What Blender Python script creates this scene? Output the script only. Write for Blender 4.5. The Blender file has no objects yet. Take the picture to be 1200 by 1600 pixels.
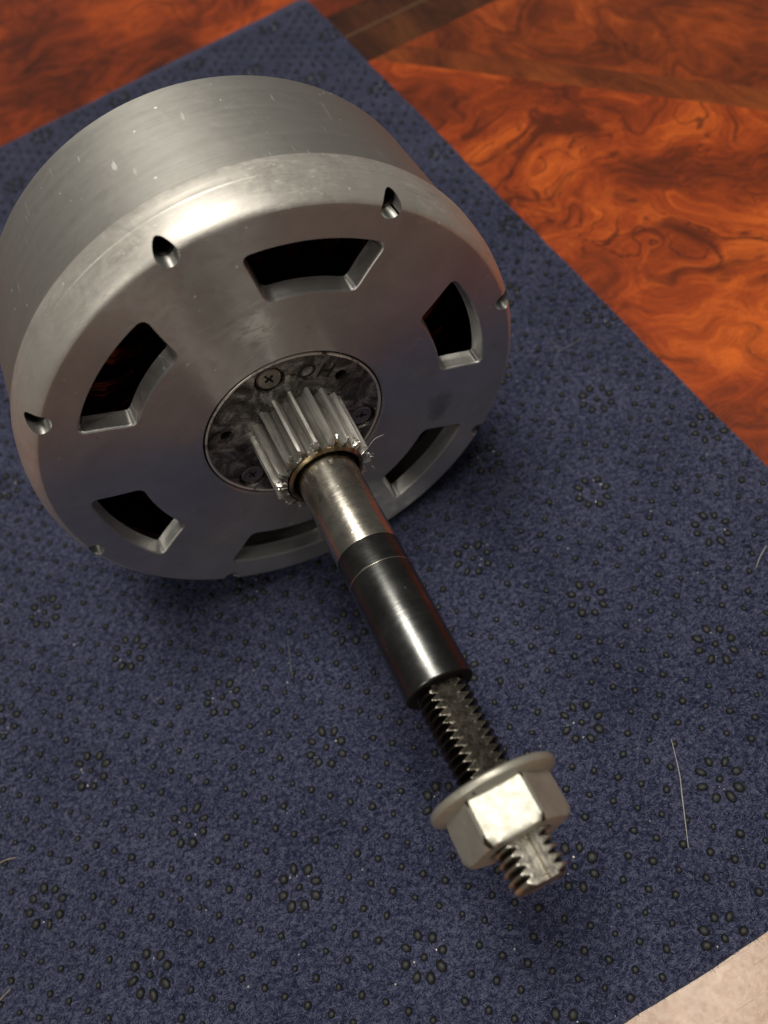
import bpy, bmesh, math, random
import numpy as np
from mathutils import Vector, Matrix

random.seed(7)
rng = np.random.default_rng(11)
U = 0.04                       # one working unit = 4 cm
S = bpy.context.scene
C = S.collection
PI = math.pi
rad = math.radians

# ------------------------------------------------------------------ camera
CAM = np.array([2.5109191079256643, -4.350716503857016, 6.079358850793214])
RW = np.array([[0.8755692340155177, -0.4505748474375493, -0.17424357463650908],
               [-0.47486487623335694, -0.7364404094904968, -0.4818286755573477],
               [0.08877987252388969, 0.504616517888682, -0.8587667343979641]])
cd = bpy.data.cameras.new('camera')
cam = bpy.data.objects.new('camera', cd)
C.objects.link(cam)
m = Matrix.Identity(4)
for i in range(3):
    m[i][0] = RW[0][i]; m[i][1] = -RW[1][i]; m[i][2] = -RW[2][i]; m[i][3] = CAM[i] * U
cam.matrix_world = m
cd.sensor_fit = 'AUTO'; cd.sensor_width = 36.0
cd.lens = 36.0 * 1230 / 1600
cd.clip_start = 0.005; cd.clip_end = 50
cd.dof.use_dof = True
cd.dof.focus_distance = 5.0 * U
cd.dof.aperture_fstop = 12.0
S.camera = cam

# ------------------------------------------------------------------ light
w = bpy.data.worlds.new('World'); S.world = w; w.use_nodes = True
bg = w.node_tree.nodes['Background']
bg.inputs[0].default_value = (1.0, 0.95, 0.88, 1); bg.inputs[1].default_value = 0.075

def area(name, d, dist, radius, radiance, col):
    l = bpy.data.lights.new(name, 'AREA'); l.shape = 'DISK'; l.size = 2 * radius * U
    l.energy = radiance * PI * PI * (radius * U) ** 2; l.color = col
    o = bpy.data.objects.new(name, l); C.objects.link(o)
    d = Vector(d).normalized()
    o.location = (Vector((2.7, -2.4, 0)) + d * dist) * U
    o.rotation_euler = d.to_track_quat('Z', 'Y').to_euler()
    return o
area('ceiling_lamp', (0.03, 0.19, 1.0), 38, 5.9, 21.0, (1.0, 0.93, 0.81))
area('second_ceiling_lamp', (0.145, -0.147, 1.0), 38, 4.7, 15.0, (1.0, 0.93, 0.81))
area('side_lamp', (-0.50, -0.33, 0.78), 40, 3.4, 17.0, (1.0, 0.93, 0.81))

S.view_settings.view_transform = 'Standard'
S.view_settings.look = 'None'
S.view_settings.exposure = 0.0
S.view_settings.gamma = 1.0

# ------------------------------------------------------------------ node helper
class NT:
    def __init__(s, name):
        s.m = bpy.data.materials.new(name); s.m.use_nodes = True
        s.t = s.m.node_tree; s.n = s.t.nodes; s.l = s.t.links
        s.b = s.n['Principled BSDF']
        tc = s.n.new('ShaderNodeTexCoord'); mp = s.n.new('ShaderNodeMapping')
        mp.inputs['Scale'].default_value = (1 / U,) * 3
        s.l.new(tc.outputs['Object'], mp.inputs[0]); s.p = mp.outputs[0]
    def set(s, **k):
        for a, v in k.items():
            a = {'col': 'Base Color', 'rough': 'Roughness', 'metal': 'Metallic', 'coat': 'Coat Weight', 'coatr': 'Coat Roughness',
                 'spec': 'Specular IOR Level', 'aniso': 'Anisotropic', 'normal': 'Normal', 'sheen': 'Sheen Weight', 'sheenr': 'Sheen Roughness',
                 'tangent': 'Tangent', 'anisorot': 'Anisotropic Rotation', 'coatn': 'Coat Normal', 'ior': 'IOR', 'sheent': 'Sheen Tint'}[a]
            if hasattr(v, 'is_output') or isinstance(v, bpy.types.NodeSocket): s.l.new(v, s.b.inputs[a])
            else:
                if isinstance(v, tuple) and len(v) == 3: v = (*v, 1)
                s.b.inputs[a].default_value = v
    def _in(s, sock, v):
        if isinstance(v, bpy.types.NodeSocket): s.l.new(v, sock)
        elif isinstance(v, tuple) and len(v) == 3 and len(sock.default_value) == 4: sock.default_value = (*v, 1)
        else: sock.default_value = v
    def map(s, scale, loc=(0, 0, 0), rot=(0, 0, 0), src=None):
        n = s.n.new('ShaderNodeMapping'); n.inputs['Scale'].default_value = scale
        n.inputs['Location'].default_value = loc; n.inputs['Rotation'].default_value = rot
        s.l.new(src or s.p, n.inputs[0]); return n.outputs[0]
    def noise(s, scale, detail=3, rough=.5, src=None, dist=0, col=False):
        n = s.n.new('ShaderNodeTexNoise'); n.inputs['Scale'].default_value = scale
        n.inputs['Detail'].default_value = detail; n.inputs['Roughness'].default_value = rough
        n.inputs['Distortion'].default_value = dist
        s.l.new(src or s.p, n.inputs['Vector']); return n.outputs['Color' if col else 'Fac']
    def voro(s, scale, src=None, out='Distance', feature='F1'):
        n = s.n.new('ShaderNodeTexVoronoi'); n.feature = feature; n.inputs['Scale'].default_value = scale
        s.l.new(src or s.p, n.inputs['Vector']); return n.outputs[out]
    def ramp(s, fac, stops):
        n = s.n.new('ShaderNodeValToRGB'); e = n.color_ramp.elements
        while len(e) < len(stops): e.new(.5)
        for el, (p, c) in zip(e, stops):
            el.position = p; el.color = (c, c, c, 1) if not isinstance(c, tuple) else (*c, 1)
        s.l.new(fac, n.inputs[0]); return n.outputs[0]
    def mix(s, f, a, b, mode='MIX'):
        n = s.n.new('ShaderNodeMix'); n.data_type = 'RGBA'; n.blend_type = mode
        s._in(n.inputs[0], f); s._in(n.inputs[6], a); s._in(n.inputs[7], b); return n.outputs[2]
    def math(s, op, a, b=0.0, c=0.0):
        n = s.n.new('ShaderNodeMath'); n.operation = op
        for i, v in enumerate((a, b, c)): s._in(n.inputs[i], v)
        return n.outputs[0]
    def vmath(s, op, a, b=(0, 0, 0), scale=None):
        n = s.n.new('ShaderNodeVectorMath'); n.operation = op
        s._in(n.inputs[0], a); s._in(n.inputs[1], b)
        if scale is not None: n.inputs['Scale'].default_value = scale
        return n.outputs[0]
    def sep(s, v):
        n = s.n.new('ShaderNodeSeparateXYZ'); s.l.new(v, n.inputs[0]); return n.outputs
    def comb(s, x, y, z):
        n = s.n.new('ShaderNodeCombineXYZ')
        for i, v in enumerate((x, y, z)): s._in(n.inputs[i], v)
        return n.outputs[0]
    def attr(s, name):
        n = s.n.new('ShaderNodeAttribute'); n.attribute_name = name; return n.outputs['Fac']
    def bump(s, h, strength=.3, dist=.01, nrm=None):
        n = s.n.new('ShaderNodeBump'); n.inputs['Strength'].default_value = strength
        n.inputs['Distance'].default_value = dist * U
        s.l.new(h, n.inputs['Height'])
        if nrm: s.l.new(nrm, n.inputs['Normal'])
        return n.outputs[0]
    def polar(s, rs=1., ts=1., zs=1.):
        "coordinates (radius, angle, height) round the object's Z axis, scaled"
        x, y, z = s.sep(s.p)
        r = s.math('SQRT', s.math('ADD', s.math('MULTIPLY', x, x), s.math('MULTIPLY', y, y)))
        a = s.math('ARCTAN2', y, x)
        return s.comb(s.math('MULTIPLY', r, rs), s.math('MULTIPLY', a, ts), s.math('MULTIPLY', z, zs)), r, a, z
    def radial_tangent(s):
        n = s.n.new('ShaderNodeTangent'); n.direction_type = 'RADIAL'; n.axis = 'Z'; return n.outputs[0]

def specks(t, scale, thr_p, size, seed=0.0):
    "sparse small specks: a few of the voronoi cells carry a dot"
    src = t.map((1, 1, 1), (seed, seed * .7, seed * .3))
    v = t.n.new('ShaderNodeTexVoronoi'); v.inputs['Scale'].default_value = scale
    t.l.new(src, v.inputs['Vector'])
    r = t.sep(v.outputs['Color'])[0]
    on = t.math('GREATER_THAN', r, thr_p)
    sz = t.math('MULTIPLY', t.sep(v.outputs['Color'])[1], size)
    dot = t.math('LESS_THAN', v.outputs['Distance'], sz)
    return t.math('MULTIPLY', on, dot)

def scratches(t, scale, rot, thr=.72, stretch=28, seed=0.):
    src = t.map((scale, scale * stretch, scale), (seed, seed, seed), rot)
    n = t.noise(1.0, 2, .5, src)
    return t.ramp(n, [(thr, 0.), (thr + .04, 1.)])

# ------------------------------------------------------------------ materials
def mat_wood(name, dark, mid, bright, seed, vein=1.0, stretch=(1, 1, 1), rot=0.0):
    t = NT(name)
    p = t.map(stretch, (seed, seed * 1.3, seed * .2), (0, 0, rot))
    warp = t.noise(.38, 3, .5, p, col=True)
    q = t.vmath('ADD', p, t.vmath('SCALE', t.vmath('SUBTRACT', warp, (.5, .5, .5)), scale=3.4))
    warp2 = t.noise(1.2, 1.5, .4, q, col=True)
    q2 = t.vmath('ADD', q, t.vmath('SCALE', t.vmath('SUBTRACT', warp2, (.5, .5, .5)), scale=.55))
    phi = t.noise(.50, 1.5, .45, q2)                    # growth field: figure follows its contours
    tone = t.noise(.62, 3, .5, t.map((1, 1, 1), (4, 7, 1), src=q))
    px, py, pz = t.sep(p)
    flow = t.noise(1.0, 4, .62, t.comb(t.math('MULTIPLY', phi, 62.0), t.math('MULTIPLY', px, .55), t.math('MULTIPLY', py, .55)))
    flow2 = t.noise(1.0, 3, .6, t.comb(t.math('MULTIPLY', phi, 24.0), t.math('MULTIPLY', px, .4), t.math('MULTIPLY', py, .4)))
    mot = t.noise(3.6, 4, .6, q2)
    mot2 = t.noise(11, 4, .65, q2)
    f = t.math('ADD', t.math('MULTIPLY', tone, .60), t.math('MULTIPLY', flow, .20))
    f = t.math('ADD', f, t.math('MULTIPLY', flow2, .15))
    f = t.math('ADD', f, t.math('MULTIPLY', mot, .20))
    f = t.math('ADD', f, t.math('MULTIPLY', mot2, .12))
    f = t.math('SUBTRACT', f, .130)
    col = t.ramp(f, [(.34, dark), (.44, tuple(d * .45 + m_ * .55 for d, m_ in zip(dark, mid))), (.515, mid), (.64, bright)])
    # dark winding lines round the eyes
    fr = t.math('ABSOLUTE', t.math('SUBTRACT', t.math('FRACT', t.math('ADD', t.math('MULTIPLY', phi, 7.0), t.math('MULTIPLY', mot, .22))), .5))
    vn = t.ramp(fr, [(.0, 1.), (.022, .9), (.05, .35), (.12, 0.)])
    gate = t.ramp(t.noise(.95, 3, .5, t.map((1, 1, 1), (9, 4, 2), src=q)), [(.43, 0.), (.56, 1.)])
    vn = t.math('MULTIPLY', vn, t.math('MULTIPLY', gate, .70 * vein))
    col = t.mix(vn, col, tuple(d * .9 for d in dark))
    p3 = t.noise(1.3, 3, .55, t.map((1, 1, 1), (3, 8, 5), src=q))
    fr3 = t.math('ABSOLUTE', t.math('SUBTRACT', t.math('FRACT', t.math('MULTIPLY', p3, 9.0)), .5))
    g3 = t.ramp(t.noise(.8, 2, .5, t.map((1, 1, 1), (1, 14, 6), src=q)), [(.50, 0.), (.64, 1.)])
    vn3 = t.math('MULTIPLY', t.ramp(fr3, [(.0, 1.), (.035, .85), (.10, 0.)]), t.math('MULTIPLY', g3, .75 * vein))
    col = t.mix(vn3, col, tuple(d * .9 for d in dark))
    # dark burl patches
    blot = t.ramp(t.noise(1.15, 4, .6, q2), [(.545, 0.), (.66, .9)])
    col = t.mix(t.math('MULTIPLY', blot, vein), col, tuple((d * .55 + m_ * .22) for d, m_ in zip(dark, mid)))
    grain = t.noise(1.0, 3, .6, t.map((46, 46, 46), src=q2))
    col = t.mix(.30, col, t.ramp(grain, [(.32, .30), (.62, 1.1)]), 'MULTIPLY')
    # fine scratches in the lacquer
    s1 = scratches(t, 1.3, (0, 0, .5), .70, 34, 1)
    s2 = scratches(t, 1.1, (0, 0, 2.2), .71, 40, 5)
    s3 = scratches(t, 1.6, (0, 0, -.4), .72, 30, 8)
    sc = t.math('MAXIMUM', s1, t.math('MAXIMUM', s2, s3))
    haze = t.noise(9, 5, .7)
    cr = t.math('ADD', t.ramp(haze, [(.35, .10), (.7, .20)]), t.math('MULTIPLY', sc, .2))
    bh = t.math('ADD', t.noise(13, 4, .65), t.math('MULTIPLY', sc, -.8))
    t.set(col=col, rough=.45, spec=.3, coat=1.0, coatr=cr, coatn=t.bump(t.math('ADD', bh, t.math('MULTIPLY', t.noise(45, 3, .7), .35)), .14, .012))
    t.b.inputs['Coat IOR'].default_value = 1.42
    return t.m

M = {}
M['burl'] = mat_wood('burl_veneer', (.060, .012, .005), (.40, .060, .009), (.76, .150, .019), 3.0)
M['burl2'] = mat_wood('burl_veneer_far', (.055, .012, .004), (.36, .062, .010), (.62, .135, .019), 17.0, .7, (1.3, .8, 1), .5)
M['burl3'] = mat_wood('burl_veneer_red', (.05, .010, .004), (.30, .045, .008), (.60, .10, .013), 31.0, .7)
M['band'] = mat_wood('dark_crossband', (.022, .007, .003), (.075, .020, .006), (.15, .045, .012), 5.0, .5, (3, .6, 1))
M['glare_wood'] = None
M['band2'] = mat_wood('brown_crossband', (.045, .012, .005), (.22, .045, .009), (.36, .085, .016), 8.0, .5, (2, .7, 1))
t = NT('pale_stringing'); t.set(col=(.13, .07, .035), rough=.4, coat=1., coatr=.1); M['string'] = t.m

t = NT('glare_toned_wood')  # plain tan wood added in place of burl so the lamp glare reads pale
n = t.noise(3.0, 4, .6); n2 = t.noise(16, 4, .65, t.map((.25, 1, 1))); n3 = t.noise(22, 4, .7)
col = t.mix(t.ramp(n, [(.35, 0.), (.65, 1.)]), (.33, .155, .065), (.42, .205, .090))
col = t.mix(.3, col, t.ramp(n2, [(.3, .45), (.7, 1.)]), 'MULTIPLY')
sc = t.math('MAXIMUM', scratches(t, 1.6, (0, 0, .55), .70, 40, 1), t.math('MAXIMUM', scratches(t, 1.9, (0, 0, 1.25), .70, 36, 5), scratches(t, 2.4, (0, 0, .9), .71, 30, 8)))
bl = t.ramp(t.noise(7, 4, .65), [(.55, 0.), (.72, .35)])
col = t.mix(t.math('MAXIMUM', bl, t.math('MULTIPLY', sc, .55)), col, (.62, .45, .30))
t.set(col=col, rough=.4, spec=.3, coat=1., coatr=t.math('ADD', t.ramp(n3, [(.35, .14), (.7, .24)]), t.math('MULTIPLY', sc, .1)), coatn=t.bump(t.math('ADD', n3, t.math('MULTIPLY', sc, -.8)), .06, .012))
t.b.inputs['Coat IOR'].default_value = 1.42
M['glare_wood'] = t.m

def felt_cols(t):
    a = t.noise(20, 4, .7, t.map((1, 1.6, 1), rot=(0, 0, .6)))
    b = t.noise(60, 3, .7, t.map((1, 2.2, 1), rot=(0, 0, -.5)))
    c = t.noise(1.6, 3, .5)
    f = t.math('ADD', t.math('MULTIPLY', a, .55), t.math('MULTIPLY', b, .55))
    f = t.math('ADD', f, t.math('MULTIPLY', t.math('SUBTRACT', c, .5), .12))
    return f, a, b
t = NT('navy_felt')
f, a, b = felt_cols(t)
col = t.ramp(f, [(.36, (.006, .0075, .024)), (.51, (.028, .033, .080)), (.66, (.125, .135, .23))])
t.set(col=col, rough=.95, spec=.1, sheen=.25, sheenr=.5, sheent=(.6, .62, .8), normal=t.bump(t.math('ADD', t.math('MULTIPLY', a, .7), t.math('MULTIPLY', b, .5)), .8, .035))
M['felt'] = t.m
for nm, c in (('navy_fibre', (.024, .029, .075)), ('pale_fibre', (.13, .14, .235)), ('dark_fibre', (.005, .007, .023))):
    t = NT(nm); t.set(col=c, rough=.9, spec=.15, sheen=.2); M[nm] = t.m
t = NT('grey_rubber')
n = t.noise(9, 3)
t.set(col=t.mix(n, (.011, .012, .013), (.022, .024, .026)), rough=t.ramp(t.noise(14), [(.3, .42), (.7, .62)]), spec=.38, normal=t.bump(t.noise(60, 2), .25, .008))
M['rubber'] = t.m

def mat_alu(name, base, r0, r1, face, an=.5, scuff=0):
    t = NT(name)
    P1, r, ang, z = t.polar(1, 1, 1)
    # turning marks run round the axis
    pl = t.polar(75, .8, 75)[0]
    turn = t.noise(1.0, 3, .6, pl)
    pl2 = t.polar(14, 2.0, 14)[0]
    turn2 = t.noise(1.0, 3, .6, pl2)
    smear = t.noise(2.2, 5, .65, dist=.8)
    smear2 = t.noise(6.5, 5, .7, dist=1.5)
    sp = specks(t, 11, .80 if face else .9, .15)
    sp2 = specks(t, 24, .90, .2, 3.)
    s1 = scratches(t, 2.2, (.3, .2, .6), .715, 34)
    s2 = scratches(t, 1.7, (.1, .5, 2.1), .72, 42, 4)
    s3 = scratches(t, 3.0, (.6, .1, -.9), .73, 26, 7)
    sc = t.math('MAXIMUM', s1, t.math('MAXIMUM', s2, s3))
    mark = t.math('MAXIMUM', sp, t.math('MAXIMUM', sp2, t.math('MULTIPLY', sc, .55)))
    col = t.mix(t.ramp(smear, [(.38, 0.), (.66, 1.)]), tuple(c * (.86 if face else .97) for c in base), base)
    grime = t.ramp(t.noise(4.2, 5, .7, dist=.6), [(.63, 0.), (.74, .6 if face else .10)])
    col = t.mix(grime, col, tuple(c * k for c, k in zip(base, (.62, .56, .48))))
    rr = t.math('ADD', t.ramp(smear2, [(.35, r0), (.68, r1)]), t.math('MULTIPLY', turn2, .06 if face else .10))
    col = t.mix(t.math('MULTIPLY', mark, .8), col, (.90, .89, .86))
    rr = t.math('ADD', rr, t.math('MULTIPLY', mark, .2))
    if scuff:                                  # dings and rubbed streaks along the lip
        k1 = t.noise(1.0, 5, .7, t.polar(26, 9, 26)[0], dist=.6)
        k2 = t.noise(1.0, 4, .65, t.polar(70, 22, 70)[0], dist=1.)
        k_ = t.math('MAXIMUM', t.ramp(k1, [(.54, 0.), (.66, .6)]), t.ramp(k2, [(.58, 0.), (.65, .9)]))
        gate_ = t.ramp(t.noise(2.6, 3, .5), [(.42, .15), (.62, 1.)])
        k_ = t.math('MULTIPLY', k_, gate_)
        col = t.mix(t.math('MULTIPLY', k_, .75), col, (.92, .90, .86)); rr = t.math('ADD', rr, t.math('MULTIPLY', k_, .14))
        dk = t.math('MULTIPLY', t.ramp(k1, [(.34, .6), (.43, 0.)]), gate_)
        col = t.mix(dk, col, (.34, .31, .27)); mark = t.math('MAXIMUM', mark, k_)
    if face:                                   # dark smudges and pits
        for (cx_, cy_, cz_, rad_) in ((1.05, -.46, 0, .13), (1.0, -.56, 0, .10), (.06, 1.645, -.03, .035), (-.01, 1.65, -.03, .03)):
            t.vmath('LENGTH', t.vmath('SUBTRACT', t.p, (cx_, cy_, cz_)))
            d_ = t.math('ADD', t.n[-1].outputs['Value'], t.math('MULTIPLY', t.math('SUBTRACT', smear2, .5), rad_ * 1.6))
            col = t.mix(t.ramp(t.math('DIVIDE', d_, rad_), [(.35, .36), (1., 0.)]), col, (.10, .085, .075))
    if face:                                   # pale scuffs rubbed into the face beside the hub
        streak = t.noise(1.0, 5, .7, t.map((9, 22, 9), rot=(0, 0, .5)), dist=1.0)
        for (cx_, cy_, rad_) in ((-.72, .68, .34), (-.68, .36, .22), (.56, .76, .28), (.02, .98, .30), (.95, -.05, .2), (-.85, -.75, .22)):
            d_ = t.vmath('LENGTH', t.vmath('SUBTRACT', t.p, (cx_, cy_, 0)))
            d_ = t.n[-1].outputs['Value']
            fall = t.ramp(t.math('DIVIDE', d_, rad_), [(.15, 1.), (1., 0.)])
            k_ = t.math('MULTIPLY', t.ramp(t.math('ADD', streak, t.math('MULTIPLY', fall, .22)), [(.60, 0.), (.78, 1.)]), fall)
            col = t.mix(t.math('MULTIPLY', k_, .55), col, (.80, .78, .73)); rr = t.math('ADD', rr, t.math('MULTIPLY', k_, .22))
    h = t.math('ADD', t.math('MULTIPLY', turn, .5), t.math('ADD', t.math('MULTIPLY', smear2, .30 if face else .02), t.math('MULTIPLY', mark, .5)))
    t.set(col=col, metal=.72 if scuff else .90, rough=rr, aniso=an, anisorot=.25, tangent=t.radial_tangent(), normal=t.bump(h, .13, .012))
    return t.m
M['cap'] = mat_alu('turned_aluminium', (.66, .66, .65), .36, .48, True, .88)
M['lip'] = mat_alu('polished_aluminium', (.72, .70, .66), .38, .52, True, .55, 1)
M['drum'] = mat_alu('brushed_aluminium', (.53, .525, .505), .42, .46, False)

t = NT('greasy_black_steel')
n = t.noise(5, 6, .7, dist=1.2); n2 = t.noise(14, 5, .7, dist=.8)
col = t.ramp(n, [(.35, (.035, .033, .030)), (.50, (.14, .135, .125)), (.64, (.48, .47, .44))])
t.set(col=col, metal=.85, rough=t.ramp(n2, [(.3, .20), (.7, .42)]), normal=t.bump(t.math('ADD', n, t.math('MULTIPLY', n2, .6)), .5, .04))
M['hub'] = t.m
t = NT('worn_rim')
n = t.noise(7, 4, .7)
t.set(col=t.ramp(n, [(.36, (.08, .075, .07)), (.46, (.80, .78, .73))]), metal=.7, rough=.35, normal=t.bump(t.noise(30, 3), .3, .01))
M['rim'] = t.m
t = NT('dark_screw_steel')
n = t.noise(9, 4, .6)
t.set(col=t.mix(n, (.22, .20, .18), (.42, .39, .35)), metal=1., rough=.36, normal=t.bump(n, .2, .01))
M['screw'] = t.m
t = NT('shade_black'); t.set(col=(.006, .005, .005), rough=.6, spec=.2); M['black'] = t.m
t = NT('shaded_bore'); t.set(col=(.05, .048, .045), rough=.45, metal=.8); M['bore'] = t.m  # dark colour stands for the shade deep in the rim holes
t = NT('engraving_grime'); t.set(col=(.010, .009, .008), rough=.5, metal=.3); M['ink'] = t.m
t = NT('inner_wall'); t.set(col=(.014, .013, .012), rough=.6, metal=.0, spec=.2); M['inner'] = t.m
t = NT('enamelled_copper')
n = t.noise(30, 2)
t.set(col=t.mix(n, (.13, .015, .005), (.30, .042, .011)), metal=.7, rough=.3); M['copper'] = t.m
t = NT('gear_steel')
n = t.noise(12, 5, .7, t.map((1, 1, .25))); n2 = t.noise(20, 5, .7, t.map((1, 1, .12)))
col = t.ramp(n, [(.30, (.34, .335, .315)), (.44, (.58, .57, .545)), (.62, (.80, .79, .76))])
gr = t.ramp(n2, [(.62, 0.), (.74, .8)])
col = t.mix(gr, col, (.06, .055, .045))
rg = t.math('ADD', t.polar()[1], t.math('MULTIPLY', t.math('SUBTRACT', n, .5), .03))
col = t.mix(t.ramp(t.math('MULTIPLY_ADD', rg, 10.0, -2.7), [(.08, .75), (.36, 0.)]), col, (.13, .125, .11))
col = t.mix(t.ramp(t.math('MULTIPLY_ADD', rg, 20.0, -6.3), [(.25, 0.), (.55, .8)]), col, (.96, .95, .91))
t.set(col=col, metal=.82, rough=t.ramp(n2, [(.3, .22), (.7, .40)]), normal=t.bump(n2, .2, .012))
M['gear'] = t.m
t = NT('brass_lip'); n = t.noise(12, 4, .6)
t.set(col=t.ramp(n, [(.35, (.10, .07, .035)), (.6, (.62, .48, .28))]), metal=1., rough=.3); M['brass'] = t.m

def mat_shaft(name, c0, c1, r0, r1, dark_spots):
    t = NT(name)
    pl = t.polar(1, .7, 42)[0]; turn = t.noise(1.0, 4, .65, pl)
    n = t.noise(3.2, 5, .65, dist=.7); n2 = t.noise(10, 5, .7)
    col = t.mix(t.ramp(n, [(.35, 0.), (.68, 1.)]), c0, c1)
    col = t.mix(t.math('MULTIPLY', t.ramp(turn, [(.42, 0.), (.62, 1.)]), .45), col, tuple(c * .6 for c in c1))
    sp = specks(t, 16, .86, .16, 2.)
    sc = t.math('MAXIMUM', scratches(t, 3, (.2, .9, .3), .74, 26, 3), scratches(t, 2.4, (.9, .2, 1.3), .745, 30, 6))
    mk = t.math('MAXIMUM', sp, t.math('MULTIPLY', sc, .5))
    col = t.mix(t.math('MULTIPLY', mk, .7), col, tuple(min(1, c * 2.2 + .25) for c in c1))
    gr = t.math('MULTIPLY', t.ramp(t.noise(5.5, 4, .6, dist=.5), [(.62, 0.), (.72, 1.)]), dark_spots)
    col = t.mix(gr, col, tuple(c * .3 for c in c0))
    t.set(col=col, metal=1., rough=t.math('ADD', t.ramp(n2, [(.3, r0), (.7, r1)]), t.math('MULTIPLY', mk, .15)), normal=t.bump(t.math('ADD', turn, t.math('MULTIPLY', n2, .4)), .08, .01))
    return t.m
M['shaft'] = mat_shaft('worn_steel', (.50, .475, .42), (.74, .71, .64), .20, .32, .5)
M['sleeve'] = mat_shaft('black_oxide', (.105, .108, .110), (.185, .192, .195), .24, .34, .2)
M['groove'] = mat_shaft('bright_groove', (.6, .57, .5), (.75, .7, .62), .25, .35, .0)

t = NT('greasy_thread')
wv = t.attr('wear'); n = t.noise(9, 5, .7); n2 = t.noise(26, 4, .7)
wf = t.math('ADD', wv, t.math('MULTIPLY', t.math('SUBTRACT', n, .5), .55))
col = t.ramp(wf, [(.25, (.022, .020, .017)), (.55, (.13, .12, .10)), (.85, (.46, .43, .37)), (1., (.66, .63, .56))])
t.set(col=col, metal=.95, rough=t.ramp(n2, [(.3, .22), (.7, .42)]), normal=t.bump(n2, .18, .014))
M['thread'] = t.m

t = NT('zinc_flake')
n = t.noise(7, 5, .7, dist=.5); n2 = t.noise(22, 4, .65); n3 = t.noise(9, 4, .6)
col = t.mix(t.ramp(n, [(.35, 0.), (.65, 1.)]), (.41, .40, .355), (.50, .49, .435))
wv = t.attr('wear')
chip = t.ramp(t.math('ADD', wv, t.math('MULTIPLY', t.math('SUBTRACT', n3, .5), 1.6)), [(.64, 0.), (.72, 1.)])
col = t.mix(chip, col, (.055, .040, .028))
t.set(col=col, metal=.58, rough=t.ramp(n2, [(.3, .38), (.7, .52)]), normal=t.bump(t.math('ADD', n2, n), .09, .015))
M['zinc'] = t.m
t = NT('white_lint'); t.set(col=(.62, .60, .56), rough=.6, sheen=.3); M['lint'] = t.m
t = NT('dim_lint'); t.set(col=(.26, .26, .28), rough=.6); M['dim'] = t.m
t = NT('straw_lint'); t.set(col=(.42, .34, .22), rough=.6); M['straw'] = t.m

# ------------------------------------------------------------------ mesh helpers (vertices in units)
def mesh(name, verts, faces, mat=None, smooth=None, edges=()):
    me = bpy.data.meshes.new(name)
    me.from_pydata([tuple(c * U for c in v) for v in verts], list(edges), faces)
    bm = bmesh.new(); bm.from_mesh(me); bmesh.ops.recalc_face_normals(bm, faces=bm.faces); bm.to_mesh(me); bm.free()
    if mat: me.materials.append(M[mat])
    if smooth is not None: shade(me, smooth)
    me.update(); return me
def shade(me, deg):
    me.polygons.foreach_set('use_smooth', [True] * len(me.polygons))
    if deg < 180: me.set_sharp_from_angle(angle=rad(deg))
def obj(name, me, parent=None, **props):
    o = bpy.data.objects.new(name, me); C.objects.link(o)
    if parent: o.parent = parent
    for k, v in props.items(): o[k] = v
    return o
def empty(name, label, cat, group=None):
    o = bpy.data.objects.new(name, None); o.empty_display_size = .01; C.objects.link(o)
    o['label'] = label; o['category'] = cat
    if group: o['group'] = group
    return o
def lathe(prof, n=128, cx=0., closed=True):
    "closed profile of (r, z) turned round the Z axis; points with r = 0 become poles"
    V, F, rows = [], [], []
    for r, z in prof:
        if r <= 1e-9: rows.append([len(V)]); V.append((cx, 0, z))
        else:
            rows.append(list(range(len(V), len(V) + n)))
            V += [(cx + r * math.cos(2 * PI * i / n), r * math.sin(2 * PI * i / n), z) for i in range(n)]
    k = len(rows)
    for a in range(k if closed else k - 1):
        A, B = rows[a], rows[(a + 1) % k]
        if len(A) == 1 and len(B) == 1: continue
        for i in range(n):
            j = (i + 1) % n
            if len(A) == 1: F.append((A[0], B[j], B[i]))
            elif len(B) == 1: F.append((A[i], A[j], B[0]))
            else: F.append((A[i], A[j], B[j], B[i]))
    return V, F
def loft(polys):
    "stack of equal-length rings (lists of xyz), capped at both ends"
    n = len(polys[0]); V = [p for ring in polys for p in ring]; F = []
    for a in range(len(polys) - 1):
        for i in range(n):
            j = (i + 1) % n; F.append((a * n + i, a * n + j, a * n + n + j, a * n + n + i))
    F.append(tuple(range(n))); F.append(tuple(reversed(range((len(polys) - 1) * n, len(polys) * n))))
    return V, F
def boolean(me, cutters):
    a = bpy.data.objects.new('work', me); C.objects.link(a); tmp = [a]
    for c in cutters:
        b = bpy.data.objects.new('cut', c); C.objects.link(b); tmp.append(b)
        md = a.modifiers.new('b', 'BOOLEAN'); md.operation = 'DIFFERENCE'; md.solver = 'EXACT'; md.object = b
    dg = bpy.context.evaluated_depsgraph_get(); dg.update()
    out = bpy.data.meshes.new_from_object(a.evaluated_get(dg))
    for o in tmp: bpy.data.objects.remove(o)
    return out
def cyl_poly(cx, cy, r, n=32): return [(cx + r * math.cos(2 * PI * i / n), cy + r * math.sin(2 * PI * i / n)) for i in range(n)]
def prism(poly, z0, z1): return loft([[(x, y, z0) for x, y in poly], [(x, y, z1) for x, y in poly]])
def tube(path, radii, n=6):
    path = [Vector(p) for p in path]; rings = []
    for i, p in enumerate(path):
        d = (path[min(i + 1, len(path) - 1)] - path[max(i - 1, 0)]).normalized()
        a = d.orthogonal().normalized(); b = d.cross(a)
        r = radii[i] if hasattr(radii, '__len__') else radii
        rings.append([tuple(p + r * (a * math.cos(2 * PI * k / n) + b * math.sin(2 * PI * k / n))) for k in range(n)])
    return loft(rings)
class Acc:
    def __init__(s): s.V, s.F = [], []
    def add(s, vf):
        o = len(s.V); s.V += list(vf[0]); s.F += [tuple(i + o for i in f) for f in vf[1]]; return s

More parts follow.
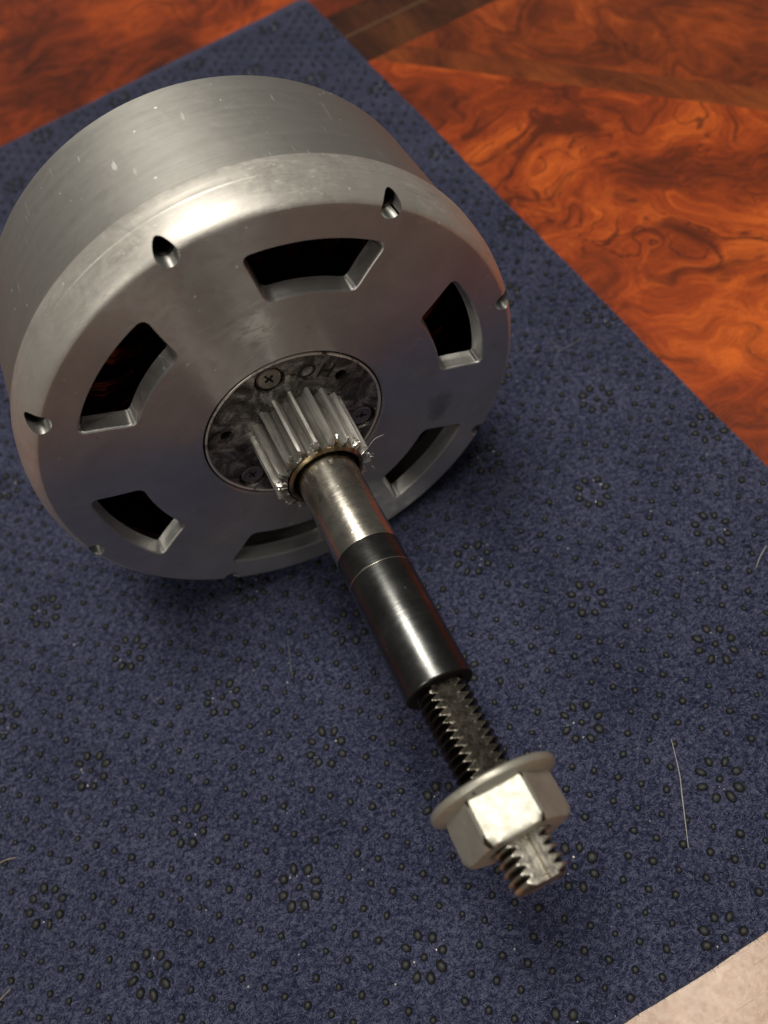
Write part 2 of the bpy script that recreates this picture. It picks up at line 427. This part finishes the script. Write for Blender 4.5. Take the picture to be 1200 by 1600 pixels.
# ------------------------------------------------------------------ table
TZ = -0.06                     # top of the table; the felt's top is z = 0
table = empty('wooden_table', 'glossy reddish burl wood tabletop with dark inlaid band under the navy mat', 'table')
def slab(name, poly, mat, dz=0.0, th=.5, **k):
    V, F = prism(poly, TZ - th + dz, TZ + dz)
    return obj(name, mesh(name, V, F, mat), table, **k)
xa, xb, ya, yb = -14., 22., -12., 22.
s0, s1 = (6.22, 5.55), (xb, 5.55 - (xb - 6.22) * 1.385)
YB = -4.55
slab('veneer_panel', [(xa, YB), (6.22 + (5.55 - YB) / 1.385, YB), s0, (xa, 5.55)], 'burl', label='swirling orange burl veneer beside the mat')
slab('glare_strip', [(xa, ya), (xb, ya), (xb, YB), (xa, YB)], 'glare_wood', label='added plain wood strip, toned for the lamp glare, along the near edge of the mat')
slab('seam_band', [s0, (6.22 + (5.55 - YB) / 1.385, YB), (6.22 + (5.55 - YB) / 1.385 + .46, YB), (6.22 + .46, 5.55)], 'band2')
slab('veneer_panel', [(6.68, 5.55), (6.68 + (5.55 - YB) / 1.385, YB), (xb, YB), (xb, 5.55)], 'burl2')
slab('inlay_band', [(xa, 5.55), (xb, 5.55), (xb, 6.275), (xa, 6.275)], 'band', label='dark crossband near the far corner of the mat')
slab('stringing_line', [(xa, 6.275), (xb, 6.275), (xb, 6.325), (xa, 6.325)], 'string')
slab('inlay_band', [(xa, 6.325), (xb, 6.325), (xb, 6.95), (xa, 6.95)], 'band')
slab('veneer_panel', [(xa, 6.95), (xb, 6.95), (xb, yb), (xa, yb)], 'burl3', label='dark red burl veneer behind the motor')

# ------------------------------------------------------------------ felt mat
mat_o = empty('felt_mat', 'navy blue felt mat with grey rubber grip dots under the motor', 'mat')
X0, X1, Y0, Y1 = -3.6, 6.115, -4.90, 7.62
def edge_wob(s_, k): return .006 * math.sin(s_ * 2.1 + k) + .004 * math.sin(s_ * 7.3 + k * 2) + random.uniform(-.003, .003)
ring = []
n = 90
for i in range(n): ring.append((X0 + (X1 - X0) * i / n, Y0 + edge_wob(i * .09, 0)))
for i in range(n): ring.append((X1 + edge_wob(i * .14, 2), Y0 + (Y1 - .12 - Y0) * i / n))
for i in range(8):
    a_ = PI / 2 * i / 8; ring.append((X1 - .14 + .14 * math.cos(a_), Y1 - .16 + .14 * math.sin(a_)))
for i in range(n):
    u_ = i / n; ring.append((X1 - .14 + (X0 - X1 + .14) * u_, Y1 - .02 - .18 * min(1, u_ * 1.7) + edge_wob(i * .09, 4)))
for i in range(n): ring.append((X0 + edge_wob(i * .14, 6), Y1 - .2 + (Y0 - Y1 + .2) * i / n))
cxm, cym = (X0 + X1) / 2, (Y0 + Y1) / 2
def inset(d): 
    out = []
    for x, y in ring:
        sx = 1 - d / (X1 - cxm); sy = 1 - d / (Y1 - cym); out.append((cxm + (x - cxm) * sx, cym + (y - cym) * sy))
    return out
lv = [(0, TZ + .003), (-.006, TZ + .018), (0, -.018), (.012, -.006), (.03, 0)]
V, F = loft([[(x, y, z) for x, y in inset(d)] for d, z in lv])
felt = obj('felt_sheet', mesh('felt_sheet', V, F, 'felt', 45), mat_o)

# loose fibres standing on the felt
def fibres(name, count, mats, x0, x1, y0, y1, lmin, lmax, wid, zmax, edge=False):
    N = count
    px = rng.uniform(x0, x1, N); py = rng.uniform(y0, y1, N)
    th = rng.uniform(0, 2 * PI, N); L = rng.uniform(lmin, lmax, N); bend = rng.uniform(-.9, .9, N)
    z0 = rng.uniform(-.002, .004, N); z1 = rng.uniform(.004, zmax, N); z2 = rng.uniform(-.002, zmax * .8, N)
    pts = np.zeros((N, 3, 3))
    pts[:, 0] = np.c_[px, py, z0]
    pts[:, 1] = np.c_[px + .5 * L * np.cos(th), py + .5 * L * np.sin(th), z1]
    pts[:, 2] = np.c_[px + .5 * L * np.cos(th) + .5 * L * np.cos(th + bend), py + .5 * L * np.sin(th) + .5 * L * np.sin(th + bend), z2]
    side = np.c_[-np.sin(th), np.cos(th), rng.uniform(-.6, .6, N)] * wid * .5
    verts = np.zeros((N, 6, 3))
    for k in range(3):
        verts[:, 2 * k] = pts[:, k] - side * (1 if k < 2 else .4); verts[:, 2 * k + 1] = pts[:, k] + side * (1 if k < 2 else .4)
    base = (np.arange(N) * 6)[:, None]
    quads = np.stack([base + [0, 1, 3, 2], base + [2, 3, 5, 4]], 1).reshape(-1, 4)
    me = bpy.data.meshes.new(name)
    me.vertices.add(N * 6); me.vertices.foreach_set('co', (verts * U).ravel())
    me.loops.add(quads.size); me.loops.foreach_set('vertex_index', quads.ravel().astype(np.int32))
    me.polygons.add(len(quads)); me.polygons.foreach_set('loop_start', np.arange(0, quads.size, 4, dtype=np.int32))
    me.polygons.foreach_set('loop_total', np.full(len(quads), 4, np.int32))
    for k in mats: me.materials.append(M[k])
    mi = np.repeat(rng.integers(0, len(mats), N), 2).astype(np.int32)
    me.polygons.foreach_set('material_index', mi)
    me.update(); me.validate()
    return me
obj('felt_fibre', fibres('felt_fibre', 260000, ['navy_fibre', 'pale_fibre', 'dark_fibre', 'navy_fibre', 'dark_fibre'], X0 + 1.4, X1 - .01, Y0 + .004, Y1 - .22, .016, .044, .0036, .014), mat_o, kind='stuff')

# rubber dots: rosettes on a slanted lattice, small dots on a six times finer one
LA = np.array([0.597, -0.8008]); LB = np.array([-0.597, -0.8008])
E1 = (6 * LA - LB) / 35; E2 = (6 * LB - LA) / 35
def in_mat(p, mrg): return X0 + mrg < p[0] < X1 - mrg and Y0 + mrg < p[1] < Y1 - .25 - mrg
def seen(p):
    c = RW @ (np.array([p[0], p[1], 0]) - CAM)
    if c[2] <= 0: return None
    x, y = c[0] / c[2] * 1230, c[1] / c[2] * 1230
    return c[2] if abs(x) < 610 and abs(y) < 810 else None
def dome(rx, ry, h, n=14):
    V = []; F = []; R = [(1., -.004), (.97, h * .30), (.86, h * .62), (.62, h * .88), (.3, h)]
    for s_, z in R: V += [(rx * s_ * math.cos(2 * PI * i / n), ry * s_ * math.sin(2 * PI * i / n), z) for i in range(n)]
    for a in range(len(R) - 1):
        for i in range(n): F.append((a * n + i, a * n + (i + 1) % n, a * n + n + (i + 1) % n, a * n + n + i))
    F.append(tuple(range((len(R) - 1) * n, len(R) * n)))
    return V, F
petal_v = [dome(.039 * a, .031 * b, .025 * c) for a, b, c in ((1, 1, 1), (1.12, .92, .95), (.92, 1.05, 1.05), (1.05, 1.08, .9))]
dot_v = [dome(.0255 * a, .0255 * b, .022 * c) for a, b, c in ((1, 1, 1), (1.1, .95, 1), (.9, 1, .9), (1.02, 1.1, 1.05))]
petal_me = [mesh('rubber_petal', *p, 'rubber', 180) for p in petal_v]
dot_me = [mesh('rubber_dot', *p, 'rubber', 180) for p in dot_v]
ros = [i * LA + j * LB for i in range(-12, 16) for j in range(-14, 12)]
ros = [p for p in ros if X0 - .1 < p[0] < X1 + .1 and Y0 - .12 < p[1] < Y1]
petals, dots = [], []
for p in ros:
    for k in range(8):
        a_ = rad(-6 + 45 * k) + random.uniform(-.07, .07)
        q = p + (.131 + random.uniform(-.006, .006)) * np.array([math.cos(a_), math.sin(a_)])
        if in_mat(q, .035): petals.append((q, a_ + random.uniform(-.3, .3), random.randrange(4), random.uniform(.88, 1.12)))
    if in_mat(p, .03): dots.append((p, 0, random.randrange(4), random.uniform(.95, 1.1)))
R_ = np.array(ros)
for i in range(-80, 90):
    for j in range(-90, 70):
        p = i * E1 + j * E2
        if not in_mat(p, .03): continue
        if np.sqrt(((R_ - p) ** 2).sum(1)).min() < .26: continue
        dots.append((p + rng.normal(0, .0045, 2), random.uniform(0, 6.3), random.randrange(4), random.uniform(.85, 1.15)))
def scatter(items, meshes, raw, nm):
    order = sorted(items, key=lambda it: (seen(it[0]) is None, seen(it[0]) or 0))
    acc = Acc()
    for k, (q, a_, v, s_) in enumerate(order):
        if k < 300 and seen(q) is not None:
            o = obj(nm, meshes[v], mat_o); o.location = (q[0] * U, q[1] * U, .001 * U)
            o.rotation_euler = (0, 0, a_); o.scale = (s_, s_, s_)
        else:
            c_, sn = math.cos(a_) * s_, math.sin(a_) * s_
            acc.add(([(q[0] + x * c_ - y * sn, q[1] + x * sn + y * c_, z * s_ + .001) for x, y, z in raw[v][0]], raw[v][1]))
    if acc.V: obj(nm, mesh(nm, acc.V, acc.F, 'rubber', 180), mat_o, kind='stuff')
scatter(petals, petal_me, petal_v, 'rubber_petal')
scatter(dots, dot_me, dot_v, 'rubber_dot')

t = NT('clear_glue'); t.set(col=(.45, .45, .43), rough=.08, spec=.8, coat=1.); M['glue'] = t.m
t = NT('pale_dust'); t.set(col=(.45, .44, .42), rough=.8); M['dust'] = t.m
acc = Acc(); acd = Acc()
def bead(a, q, r):
    V, F = dome(r * random.uniform(.7, 1.3), r * random.uniform(.7, 1.3), r * .9, 6)
    a.add(([(q[0] + x, q[1] + y, z + .004) for x, y, z in V], F))
for p in ros:
    for k in range(random.choice((1, 2, 3, 4))):
        a_ = random.uniform(0, 6.3); q = p + random.uniform(.06, .12) * np.array([math.cos(a_), math.sin(a_)])
        if in_mat(q, .03): bead(acc, q, random.uniform(.005, .010))
for k in range(420):
    q = (random.uniform(-1.5, X1 - .05), random.uniform(Y0 + .03, 6.5)); bead(acd, q, random.choice((.003, .004, .004, .007)))
obj('glue_bead', mesh('glue_bead', acc.V, acc.F, 'glue', 180), mat_o, kind='stuff')
obj('dust_speck', mesh('dust_speck', acd.V, acd.F, 'dust', 180), mat_o, kind='stuff')

# ------------------------------------------------------------------ motor (local Z = shaft axis, pointing at the viewer)
motor = empty('electric_motor', 'large silver aluminium drum motor with six vent windows lying on the navy mat', 'motor')
MC = Vector((2.741950068769872, -0.9081075269338444, 1.7922953344644543))
az, el = -1.604796767501361, 0.030507884601905767
axv = Vector((math.cos(el) * math.cos(az), math.cos(el) * math.sin(az), math.sin(el)))
uv = Vector((0, 0, 1)).cross(axv).normalized(); vv = axv.cross(uv)
mm = Matrix.Identity(4)
for i in range(3): mm[i][0] = uv[i]; mm[i][1] = vv[i]; mm[i][2] = axv[i]; mm[i][3] = MC[i] * U
motor.matrix_world = mm

V, F = lathe([(1.728, -.374), (1.730, -.40), (1.734, -1.380), (1.722, -1.394), (.9, -1.394), (0, -1.394), (0, -1.30), (1.60, -1.30), (1.60, -.374)], 192)
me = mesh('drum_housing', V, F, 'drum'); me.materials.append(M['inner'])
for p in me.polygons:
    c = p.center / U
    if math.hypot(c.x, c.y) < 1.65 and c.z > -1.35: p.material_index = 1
shade(me, 30); obj('drum_housing', me, motor)

prof = [(.655, -.30), (.655, -.014), (.666, 0), (.80, 0), (1.05, 0), (1.30, 0), (1.50, 0), (1.62, 0), (1.652, 0)]
for k in range(1, 15):
    t_ = k / 15; q_ = 1 - t_
    prof.append(tuple(q_ ** 3 * a + 3 * q_ * q_ * t_ * b + 3 * q_ * t_ * t_ * c + t_ ** 3 * d for a, b, c, d in ((1.652, 1.700, 1.733, 1.746), (0, 0, -.095, -.212))))
prof += [(1.746, -.212), (1.750, -.218), (1.752, -.262), (1.7535, -.268), (1.756, -.352), (1.754, -.364), (1.747, -.372), (1.58, -.372), (1.58, -.125), (.80, -.125), (.80, -.30)]
V, F = lathe(prof, 192)
cap = mesh('end_cap', V, F, 'cap')
def window_poly(phi, off):
    def P(r, d): return (r * math.cos(rad(phi + d)), r * math.sin(rad(phi + d)))
    side = [P(1.447 - (.337) * i / 6, 17.6 - 3.2 * i / 6) for i in range(7)]
    inner = [P(1.110, 14.4 - 28.8 * i / 10) for i in range(11)]
    side2 = [P(1.110 + .337 * i / 6, -14.4 - 3.2 * i / 6) for i in range(7)]
    outer = [P(1.447, -17.6 + 35.2 * i / 12) for i in range(13)]
    segs = [side, inner, side2, outer]; pts = []
    def at(seg, dist, fromend):
        sg = seg[::-1] if fromend else seg; acc_ = 0
        for a, b in zip(sg, sg[1:]):
            l = math.dist(a, b)
            if acc_ + l >= dist: f = (dist - acc_) / l; return (a[0] + (b[0] - a[0]) * f, a[1] + (b[1] - a[1]) * f)
            acc_ += l
    cut = .058
    for k in range(4):
        sg, nx = segs[k], segs[(k + 1) % 4]
        L = sum(math.dist(a, b) for a, b in zip(sg, sg[1:])); acc_ = 0
        mid = []
        for a, b in zip(sg, sg[1:]):
            acc_ += math.dist(a, b)
            if cut + .01 < acc_ < L - cut - .01: mid.append(b)
        pts.append(at(sg, cut, False)); pts += mid
        A = at(sg, cut, True); B = at(nx, cut, False); Q = sg[-1]
        for i in range(0, 6):
            t_ = i / 6; pts.append(tuple((1 - t_) ** 2 * A[c] + 2 * t_ * (1 - t_) * Q[c] + t_ * t_ * B[c] for c in (0, 1)))
    n = len(pts); out = []
    area2 = sum(pts[i][0] * pts[(i + 1) % n][1] - pts[(i + 1) % n][0] * pts[i][1] for i in range(n))
    sg = 1 if area2 > 0 else -1
    for i in range(n):
        a, b = pts[i - 1], pts[(i + 1) % n]; d = (b[0] - a[0], b[1] - a[1]); l = math.hypot(*d) or 1
        out.append((pts[i][0] + sg * d[1] / l * off, pts[i][1] - sg * d[0] / l * off))
    return out
cuts = []
for k in range(6):
    phi = 7.8 + 60 * k
    lv = [(.06, .012), (.002, .012), (-.006, .004), (-.014, .0), (-.07, -.006), (-.10, -.010), (-.122, -.018), (-.6, -.018)]
    V, F = loft([[(x, y, z) for x, y in window_poly(phi, o)] for z, o in lv])
    cuts.append(mesh('c', V, F))
for k in range(8):
    a_ = rad(7.8 + 45 * k); V, F = prism(cyl_poly(1.661 * math.cos(a_), 1.661 * math.sin(a_), .066), -.34, .2)
    cuts.append(mesh('c', V, F))
cap = boolean(cap, cuts)
if not cap.materials: cap.materials.append(M['cap'])
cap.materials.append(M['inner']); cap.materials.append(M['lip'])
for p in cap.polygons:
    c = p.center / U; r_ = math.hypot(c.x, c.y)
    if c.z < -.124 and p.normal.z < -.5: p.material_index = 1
    elif r_ > 1.653 and c.z < -.002 and p.normal.x * c.x + p.normal.y * c.y > 0: p.material_index = 2
shade(cap, 18)
obj('end_cap', cap, motor)

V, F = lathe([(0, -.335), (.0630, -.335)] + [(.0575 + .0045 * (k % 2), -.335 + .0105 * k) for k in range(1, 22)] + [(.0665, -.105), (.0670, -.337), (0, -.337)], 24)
bore = mesh('threaded_shade_liner', V, F, 'bore', 30)  # ridged liner added to darken the hole depths like shade
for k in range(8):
    a_ = rad(7.8 + 45 * k); o = obj('threaded_shade_liner', bore, motor); o.location = (1.661 * math.cos(a_) * U, 1.661 * math.sin(a_) * U, 0)

# windings inside
V, F = lathe([(.70, -.74), (1.44, -.74), (1.44, -1.29), (.70, -1.29)], 96)
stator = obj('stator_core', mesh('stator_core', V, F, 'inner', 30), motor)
acc = Acc()
for wi in range(6):
    o_ = (wi - 2.5) * .022
    path = [(1.02 + .0 * wi, -.07 + o_ * .6, -.62), (1.02, -.06 + o_ * .5, -.50 + abs(o_)), (1.06, -.03 + o_ * .3, -.42 + .02 * (wi % 2)), (1.2, .0 + o_ * .8, -.38 + .015 * (wi % 3)), (1.36, .04 + o_ * .4, -.42), (1.40, .07 + o_ * .5, -.5), (1.40, .08 + o_ * .6, -.62)]
    acc.add(tube(path, .022, 6))
wm = mesh('copper_winding', acc.V, acc.F, 'copper', 60)
for k in range(27):
    o = obj('copper_winding', wm, stator); o.rotation_euler = (0, 0, 2 * PI * k / 27); o.location = (0, 0, -.07 * U)

# hub disc with its screws, threaded holes and stamped letters
V, F = lathe([(0, -.012), (.30, -.012), (.45, -.013), (.60, -.015), (.628, -.016), (.640, -.024), (.640, -.16), (0, -.16)], 128)
hub = mesh('hub_disc', V, F, 'hub')
cuts = []
SCR = [93, -26, -147]
for a_ in SCR:
    V, F = loft([[(x, y, z) for x, y in cyl_poly(.512 * math.cos(rad(a_)), .512 * math.sin(rad(a_)), r_, 40)] for z, r_ in ((.05, .108), (-.014, .105), (-.06, .098))])
    cuts.append(mesh('c', V, F))
for a_ in (33, 153, 273):
    V, F = prism(cyl_poly(.497 * math.cos(rad(a_)), .497 * math.sin(rad(a_)), .043, 24), -.13, .05); cuts.append(mesh('c', V, F))
hub = boolean(hub, cuts); shade(hub, 30)
hub_o = obj('hub_disc', hub, motor, label='black greasy hub disc round the pinion gear')
V, F = lathe([(.622, -.018), (.626, -.009), (.634, -.006), (.641, -.010), (.643, -.02)], 128)
obj('worn_rim', mesh('worn_rim', V, F, 'rim', 60), hub_o)
V, F = lathe([(0, -.035), (.045, -.034), (.072, -.030), (.083, -.036), (.088, -.045), (.088, -.075), (0, -.075)], 40)
base_screw = mesh('phillips_screw', V, F, 'screw')
def boxp(x0, x1, y0, y1): return [(x0, y0), (x1, y0), (x1, y1), (x0, y1)]
cr = []
for pl in (boxp(-.050, .050, -.0115, .0115), boxp(-.0115, .0115, -.050, .050)):
    cr.append(mesh('c', *loft([[(x, y, .03) for x, y in pl], [(x * .55, y * .8, -.066) for x, y in pl]])))
screw = boolean(base_screw, cr); shade(screw, 30)
for k, a_ in enumerate(SCR):
    o = obj('phillips_screw', screw, hub_o); o.location = (.512 * math.cos(rad(a_)) * U, .512 * math.sin(rad(a_)) * U, .004 * U)
    o.rotation_euler = (0, 0, rad((25, 70, 10)[k]))
fc = bpy.data.curves.new('letters', 'FONT'); fc.body = 'QH'; fc.size = .155 * U; fc.offset = .0016 * U; fc.shear = .25; fc.extrude = .0012 * U
fc.space_character = 1.25
fc.align_x = 'CENTER'; fc.align_y = 'CENTER'
fo = bpy.data.objects.new('t', fc); C.objects.link(fo)
dg = bpy.context.evaluated_depsgraph_get()
lm = bpy.data.meshes.new_from_object(fo.evaluated_get(dg)); bpy.data.objects.remove(fo)
lm.materials.clear(); lm.materials.append(M['ink'])
o = obj('stamped_letters', lm, hub_o); o.location = (.485 * math.cos(rad(58)) * U, .485 * math.sin(rad(58)) * U, -.0128 * U); o.rotation_euler = (0, 0, rad(58 - 90))
V, F = prism(boxp(-.018, .018, -.005, .005), -.0015, .0015)
o = obj('stamped_dash', mesh('stamped_dash', V, F, 'ink'), hub_o); o.location = (.485 * math.cos(rad(75)) * U, .485 * math.sin(rad(75)) * U, -.0128 * U); o.rotation_euler = (0, 0, rad(72 - 90))

# pinion gear
OX = .030                       # the shaft sits a hair off centre
NT_ = 18; step = 360 / NT_
def gear_ring(z, shrink, jit, rr=None):
    out = []
    for k in range(NT_):
        c_ = k * step + 4
        ro, ri = .350 - shrink - z * .03, .274 - shrink * .2
        for d, r_ in ((-5.6, ri), (-3.9, ri + (ro - ri) * .30), (-2.3, ro - .010), (-1.6, ro), (1.6, ro), (2.3, ro - .010), (3.9, ri + (ro - ri) * .30), (5.6, ri)):
            r2 = r_ + random.uniform(-jit, jit); d2 = d + random.uniform(-jit, jit) * 60
            out.append((OX * .6 + r2 * math.cos(rad(c_ + d2)), r2 * math.sin(rad(c_ + d2)), z + (random.uniform(-jit, jit) * 1.4 if z > .3 else 0)))
    return out
rings = [gear_ring(z, s_, j) for z, s_, j in ((-.012, 0, 0), (.05, 0, .0015), (.15, 0, .002), (.25, 0, .002), (.34, 0, .002), (.40, 0, .003), (.452, .003, .006), (.464, .026, .007))]
nG = len(rings[0])
inner = [(OX * .6 + .262 * math.cos(math.atan2(y, x - OX * .6)), .262 * math.sin(math.atan2(y, x - OX * .6)), .470 + random.uniform(-.006, .006)) for x, y, z in rings[-1]]
inner2 = [(x, y, .40) for x, y, z in inner]
V, F = loft(rings + [inner, inner2])
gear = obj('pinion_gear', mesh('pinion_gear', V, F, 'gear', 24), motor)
V, F = lathe([(.232, .40), (.232, .482), (.240, .492), (.252, .492), (.263, .478), (.263, .40)], 96, OX)
obj('brass_lip', mesh('brass_lip', V, F, 'brass', 35), gear)
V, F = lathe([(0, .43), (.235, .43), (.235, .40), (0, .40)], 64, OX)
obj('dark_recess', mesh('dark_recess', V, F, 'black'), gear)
acc = Acc()
for k in range(70):                # burrs and shavings on the chewed front edge of the teeth
    a_ = random.uniform(0, 2 * PI); r_ = random.uniform(.275, .345); L = random.uniform(.01, .035)
    p0 = Vector((OX + r_ * math.cos(a_), r_ * math.sin(a_), random.uniform(.435, .475)))
    d = Vector((math.cos(a_ + random.uniform(-1.4, 1.4)), math.sin(a_ + random.uniform(-1.4, 1.4)), random.uniform(-.2, .9))).normalized() * L
    acc.add(tube([p0 - d * .4, p0, p0 + d * .6], [.004, random.uniform(.003, .008), .001], 4))
for (a_, L) in ((-125, .035), (-140, .025), (-12, .02)):
    p0 = Vector((OX + .33 * math.cos(rad(a_)), .33 * math.sin(rad(a_)), .45)); d = Vector((math.cos(rad(a_)), math.sin(rad(a_)), .4)) * L
    acc.add(tube([p0 - d * .3, p0 + d * .4 + Vector((.004, .003, .004)), p0 + d], [.007, .004, .001], 4))
obj('metal_burr', mesh('metal_burr', acc.V, acc.F, 'gear', 50), gear, kind='stuff')

# shaft
V, F = lathe([(0, .30), (.206, .30), (.206, 1.150), (.2045, 1.156), (0, 1.156)], 96, OX)
obj('motor_shaft', mesh('motor_shaft', V, F, 'shaft', 30), motor, label='bare worn steel section of the shaft')
V, F = lathe([(0, 1.1565), (.2025, 1.1565), (.204, 1.164), (.204, 1.336), (.2015, 1.340), (.2015, 1.346), (.204, 1.350), (.204, 2.112), (.201, 2.122), (.194, 2.130), (0, 2.130)], 96, OX)
me = mesh('shaft_sleeve', V, F, 'sleeve', 30); me.materials.append(M['black'])
for p in me.polygons:
    if p.center.z / U > 2.123: p.material_index = 1  # end face coloured black to stand for its shade
sl = obj('shaft_sleeve', me, motor, label='blackened steel section of the shaft')
V, F = lathe([(.196, 1.340), (.2032, 1.340), (.2036, 1.343), (.2032, 1.346), (.196, 1.346)], 96, OX)
obj('scribed_line', mesh('scribed_line', V, F, 'groove', 30), sl)
# threaded end: helix with a milled flat along its top
z0, z1, pitch, na, per = 2.12, 3.20, .0445, 144, 10
nz = int((z1 - z0) / pitch * per)
V, W = [], []
fa, fh = rad(74), .1125
for k in range(nz + 1):
    z = z0 + (z1 - z0) * k / nz
    for i in range(na):
        th_ = 2 * PI * i / na
        ph = ((z - z0) / pitch - th_ / (2 * PI)) % 1.0
        tri = 1 - abs(ph - .5) * 2
        prof_ = min(1, max(0, tri * 1.28 - .1))
        r_ = .1275 + .0270 * prof_
        wv = max(0, prof_ - .72) * 1.5
        if z > z1 - .03: r_ = min(r_, .153 - (z - z1 + .03) * .75)
        if z < z0 + .05: r_ = min(r_, .145)
        if z > 2.98: wv = .35 + .6 * prof_
        dth = (th_ - fa + PI) % (2 * PI) - PI
        if abs(dth) < 1.3:
            h_ = fh + .0012 * math.sin(z * 23) + random.uniform(-.0004, .0004)
            lim = h_ / math.cos(dth)
            if z > 2.98:
                lim -= .001
                s_ = lim * math.sin(dth)
                if -.016 < s_ < .006: lim -= .022
            if r_ > lim:
                cut = r_ - lim
                r_ = lim; wv = (.42 if z < 2.98 else .95) + (.35 if cut < .007 else 0)
        V.append((OX + r_ * math.cos(th_), r_ * math.sin(th_), z)); W.append(wv)
F = []
for k in range(nz):
    for i in range(na):
        j = (i + 1) % na; F.append((k * na + i, k * na + j, k * na + na + j, k * na + na + i))
V.append((OX, 0, z1 + .002)); W.append(.2); cI = len(V) - 1
for i in range(na): F.append((nz * na + i, nz * na + (i + 1) % na, cI))
me = mesh('threaded_end', V, F, 'thread', 50)
at = me.attributes.new('wear', 'FLOAT', 'POINT'); at.data.foreach_set('value', W)
obj('threaded_end', me, motor, label='greasy black thread with a milled flat')

# ------------------------------------------------------------------ flange nut (threaded on the shaft, a thing of its own)
nut = empty('flange_nut', 'pale zinc coated hex flange nut screwed on the end of the shaft', 'nut')
nut.matrix_world = mm @ Matrix.Translation((OX * U, 0, 2.70 * U))
def hexr(th_, ap, rc):
    d = (th_ - rad(90) + PI / 6) % (PI / 3) - PI / 6
    return min(ap / math.cos(d), rc)
n = 180
prof = [(.16, .002), (.30, 0), (.345, .002), (.353, .012), (.354, .028), (.349, .040), (.338, .046)]
rows = [[(r_ * math.cos(2 * PI * i / n), r_ * math.sin(2 * PI * i / n), z) for i in range(n)] for r_, z in prof]
rows.append([(.30 * math.cos(2 * PI * i / n), .30 * math.sin(2 * PI * i / n), .060) for i in range(n)])
rows.append([(.15 * math.cos(2 * PI * i / n), .15 * math.sin(2 * PI * i / n), .066) for i in range(n)])
V, F = loft(rows)
me = mesh('nut_flange', V, F, 'zinc', 35)
at = me.attributes.new('wear', 'FLOAT', 'POINT'); at.data.foreach_set('value', [.30] * len(V))
obj('nut_flange', me, nut)
AP, RC = .262, .2965
rows, W = [], []
for z, ap, rc in ((.050, AP, RC), (.10, AP, RC), (.17, AP, RC), (.235, AP, RC), (.262, AP, RC), (.285, AP - .002, RC - .016), (.292, AP - .006, RC - .028), (.294, .235, .235), (.294, .172, .172), (.27, .152, .152)):
    ring = []
    for i in range(n):
        th_ = 2 * PI * i / n; r_ = hexr(th_, ap, rc); ring.append((r_ * math.cos(th_), r_ * math.sin(th_), z))
        d = (th_ - rad(90)) % (PI / 3); d = min(d, PI / 3 - d); edge = max(0, (d - rad(25)) / rad(5))
        W.append(.28 + .42 * edge * (1.15 if z < .12 or z > .25 else .55) if ap > .24 else .35)
    rows.append(ring)
V, F = loft(rows)
me = mesh('hex_body', V, F, 'zinc', 25)
at = me.attributes.new('wear', 'FLOAT', 'POINT'); at.data.foreach_set('value', W)
obj('hex_body', me, nut)

# ------------------------------------------------------------------ lint lying about
def hair(pts, r, mat, name, label, wob=.01):
    P = [Vector(p) for p in pts]; path = []
    for k in range(len(P) - 1):
        for i in range(6):
            t_ = i / 6
            a = P[max(k - 1, 0)]; b = P[k]; c = P[k + 1]; d = P[min(k + 2, len(P) - 1)]
            path.append(.5 * ((2 * b) + (c - a) * t_ + (2 * a - 5 * b + 4 * c - d) * t_ ** 2 + (3 * b - a - 3 * c + d) * t_ ** 3))
    path.append(P[-1])
    V, F = tube(path, [.42 * r * (.55 + .45 * math.sin(PI * min(.9, max(.1, i / len(path))))) for i in range(len(path))], 5)
    obj(name, mesh(name, V, F, mat, 180), None, label=label, category='lint', group='stray fibres lying about')
hair([(4.06, -3.62, .02), (3.96, -3.84, .035), (3.87, -3.99, .045), (3.785, -4.138, .04), (3.715, -4.263, .02)], .0065, 'lint', 'lint_hair', 'long white hair lying on the mat right of the nut')
hair([(-.93, -1.93, .02), (-.8, -1.936, .05), (-.72, -1.955, .03)], .008, 'straw', 'lint_hair', 'short straw coloured fibre at the left edge above another')
hair([(-1.15, -2.88, .02), (-1.06, -2.85, .05), (-.96, -2.81, .04)], .008, 'straw', 'lint_hair', 'straw coloured fibre at the left edge near the bottom corner')
hair([(1.879, -1.431, .015), (1.835, -1.59, .03), (1.80, -1.70, .03), (1.783, -1.759, .015)], .005, 'dim', 'lint_hair', 'faint white hair on the mat left of the shaft')
hair([(5.36, -.138, .015), (5.5, -.15, .03), (5.644, -.142, .02)], .007, 'dim', 'lint_hair', 'short pale fibre on the mat right of the motor')
hair([(5.43, -2.86, .015), (5.50, -2.81, .04), (5.60, -2.76, .05)], .006, 'lint', 'lint_hair', 'wispy pale fibre on the mat at the right edge')
# hair caught on the gear
P = [mm @ (Vector(q) * U) / U for q in ((.355, .02, .44), (.42, .06, .43), (.49, .045, .42))]
hair([tuple(p) for p in P], .0035, 'lint', 'lint_hair', 'tiny white fibre caught on the gear teeth')
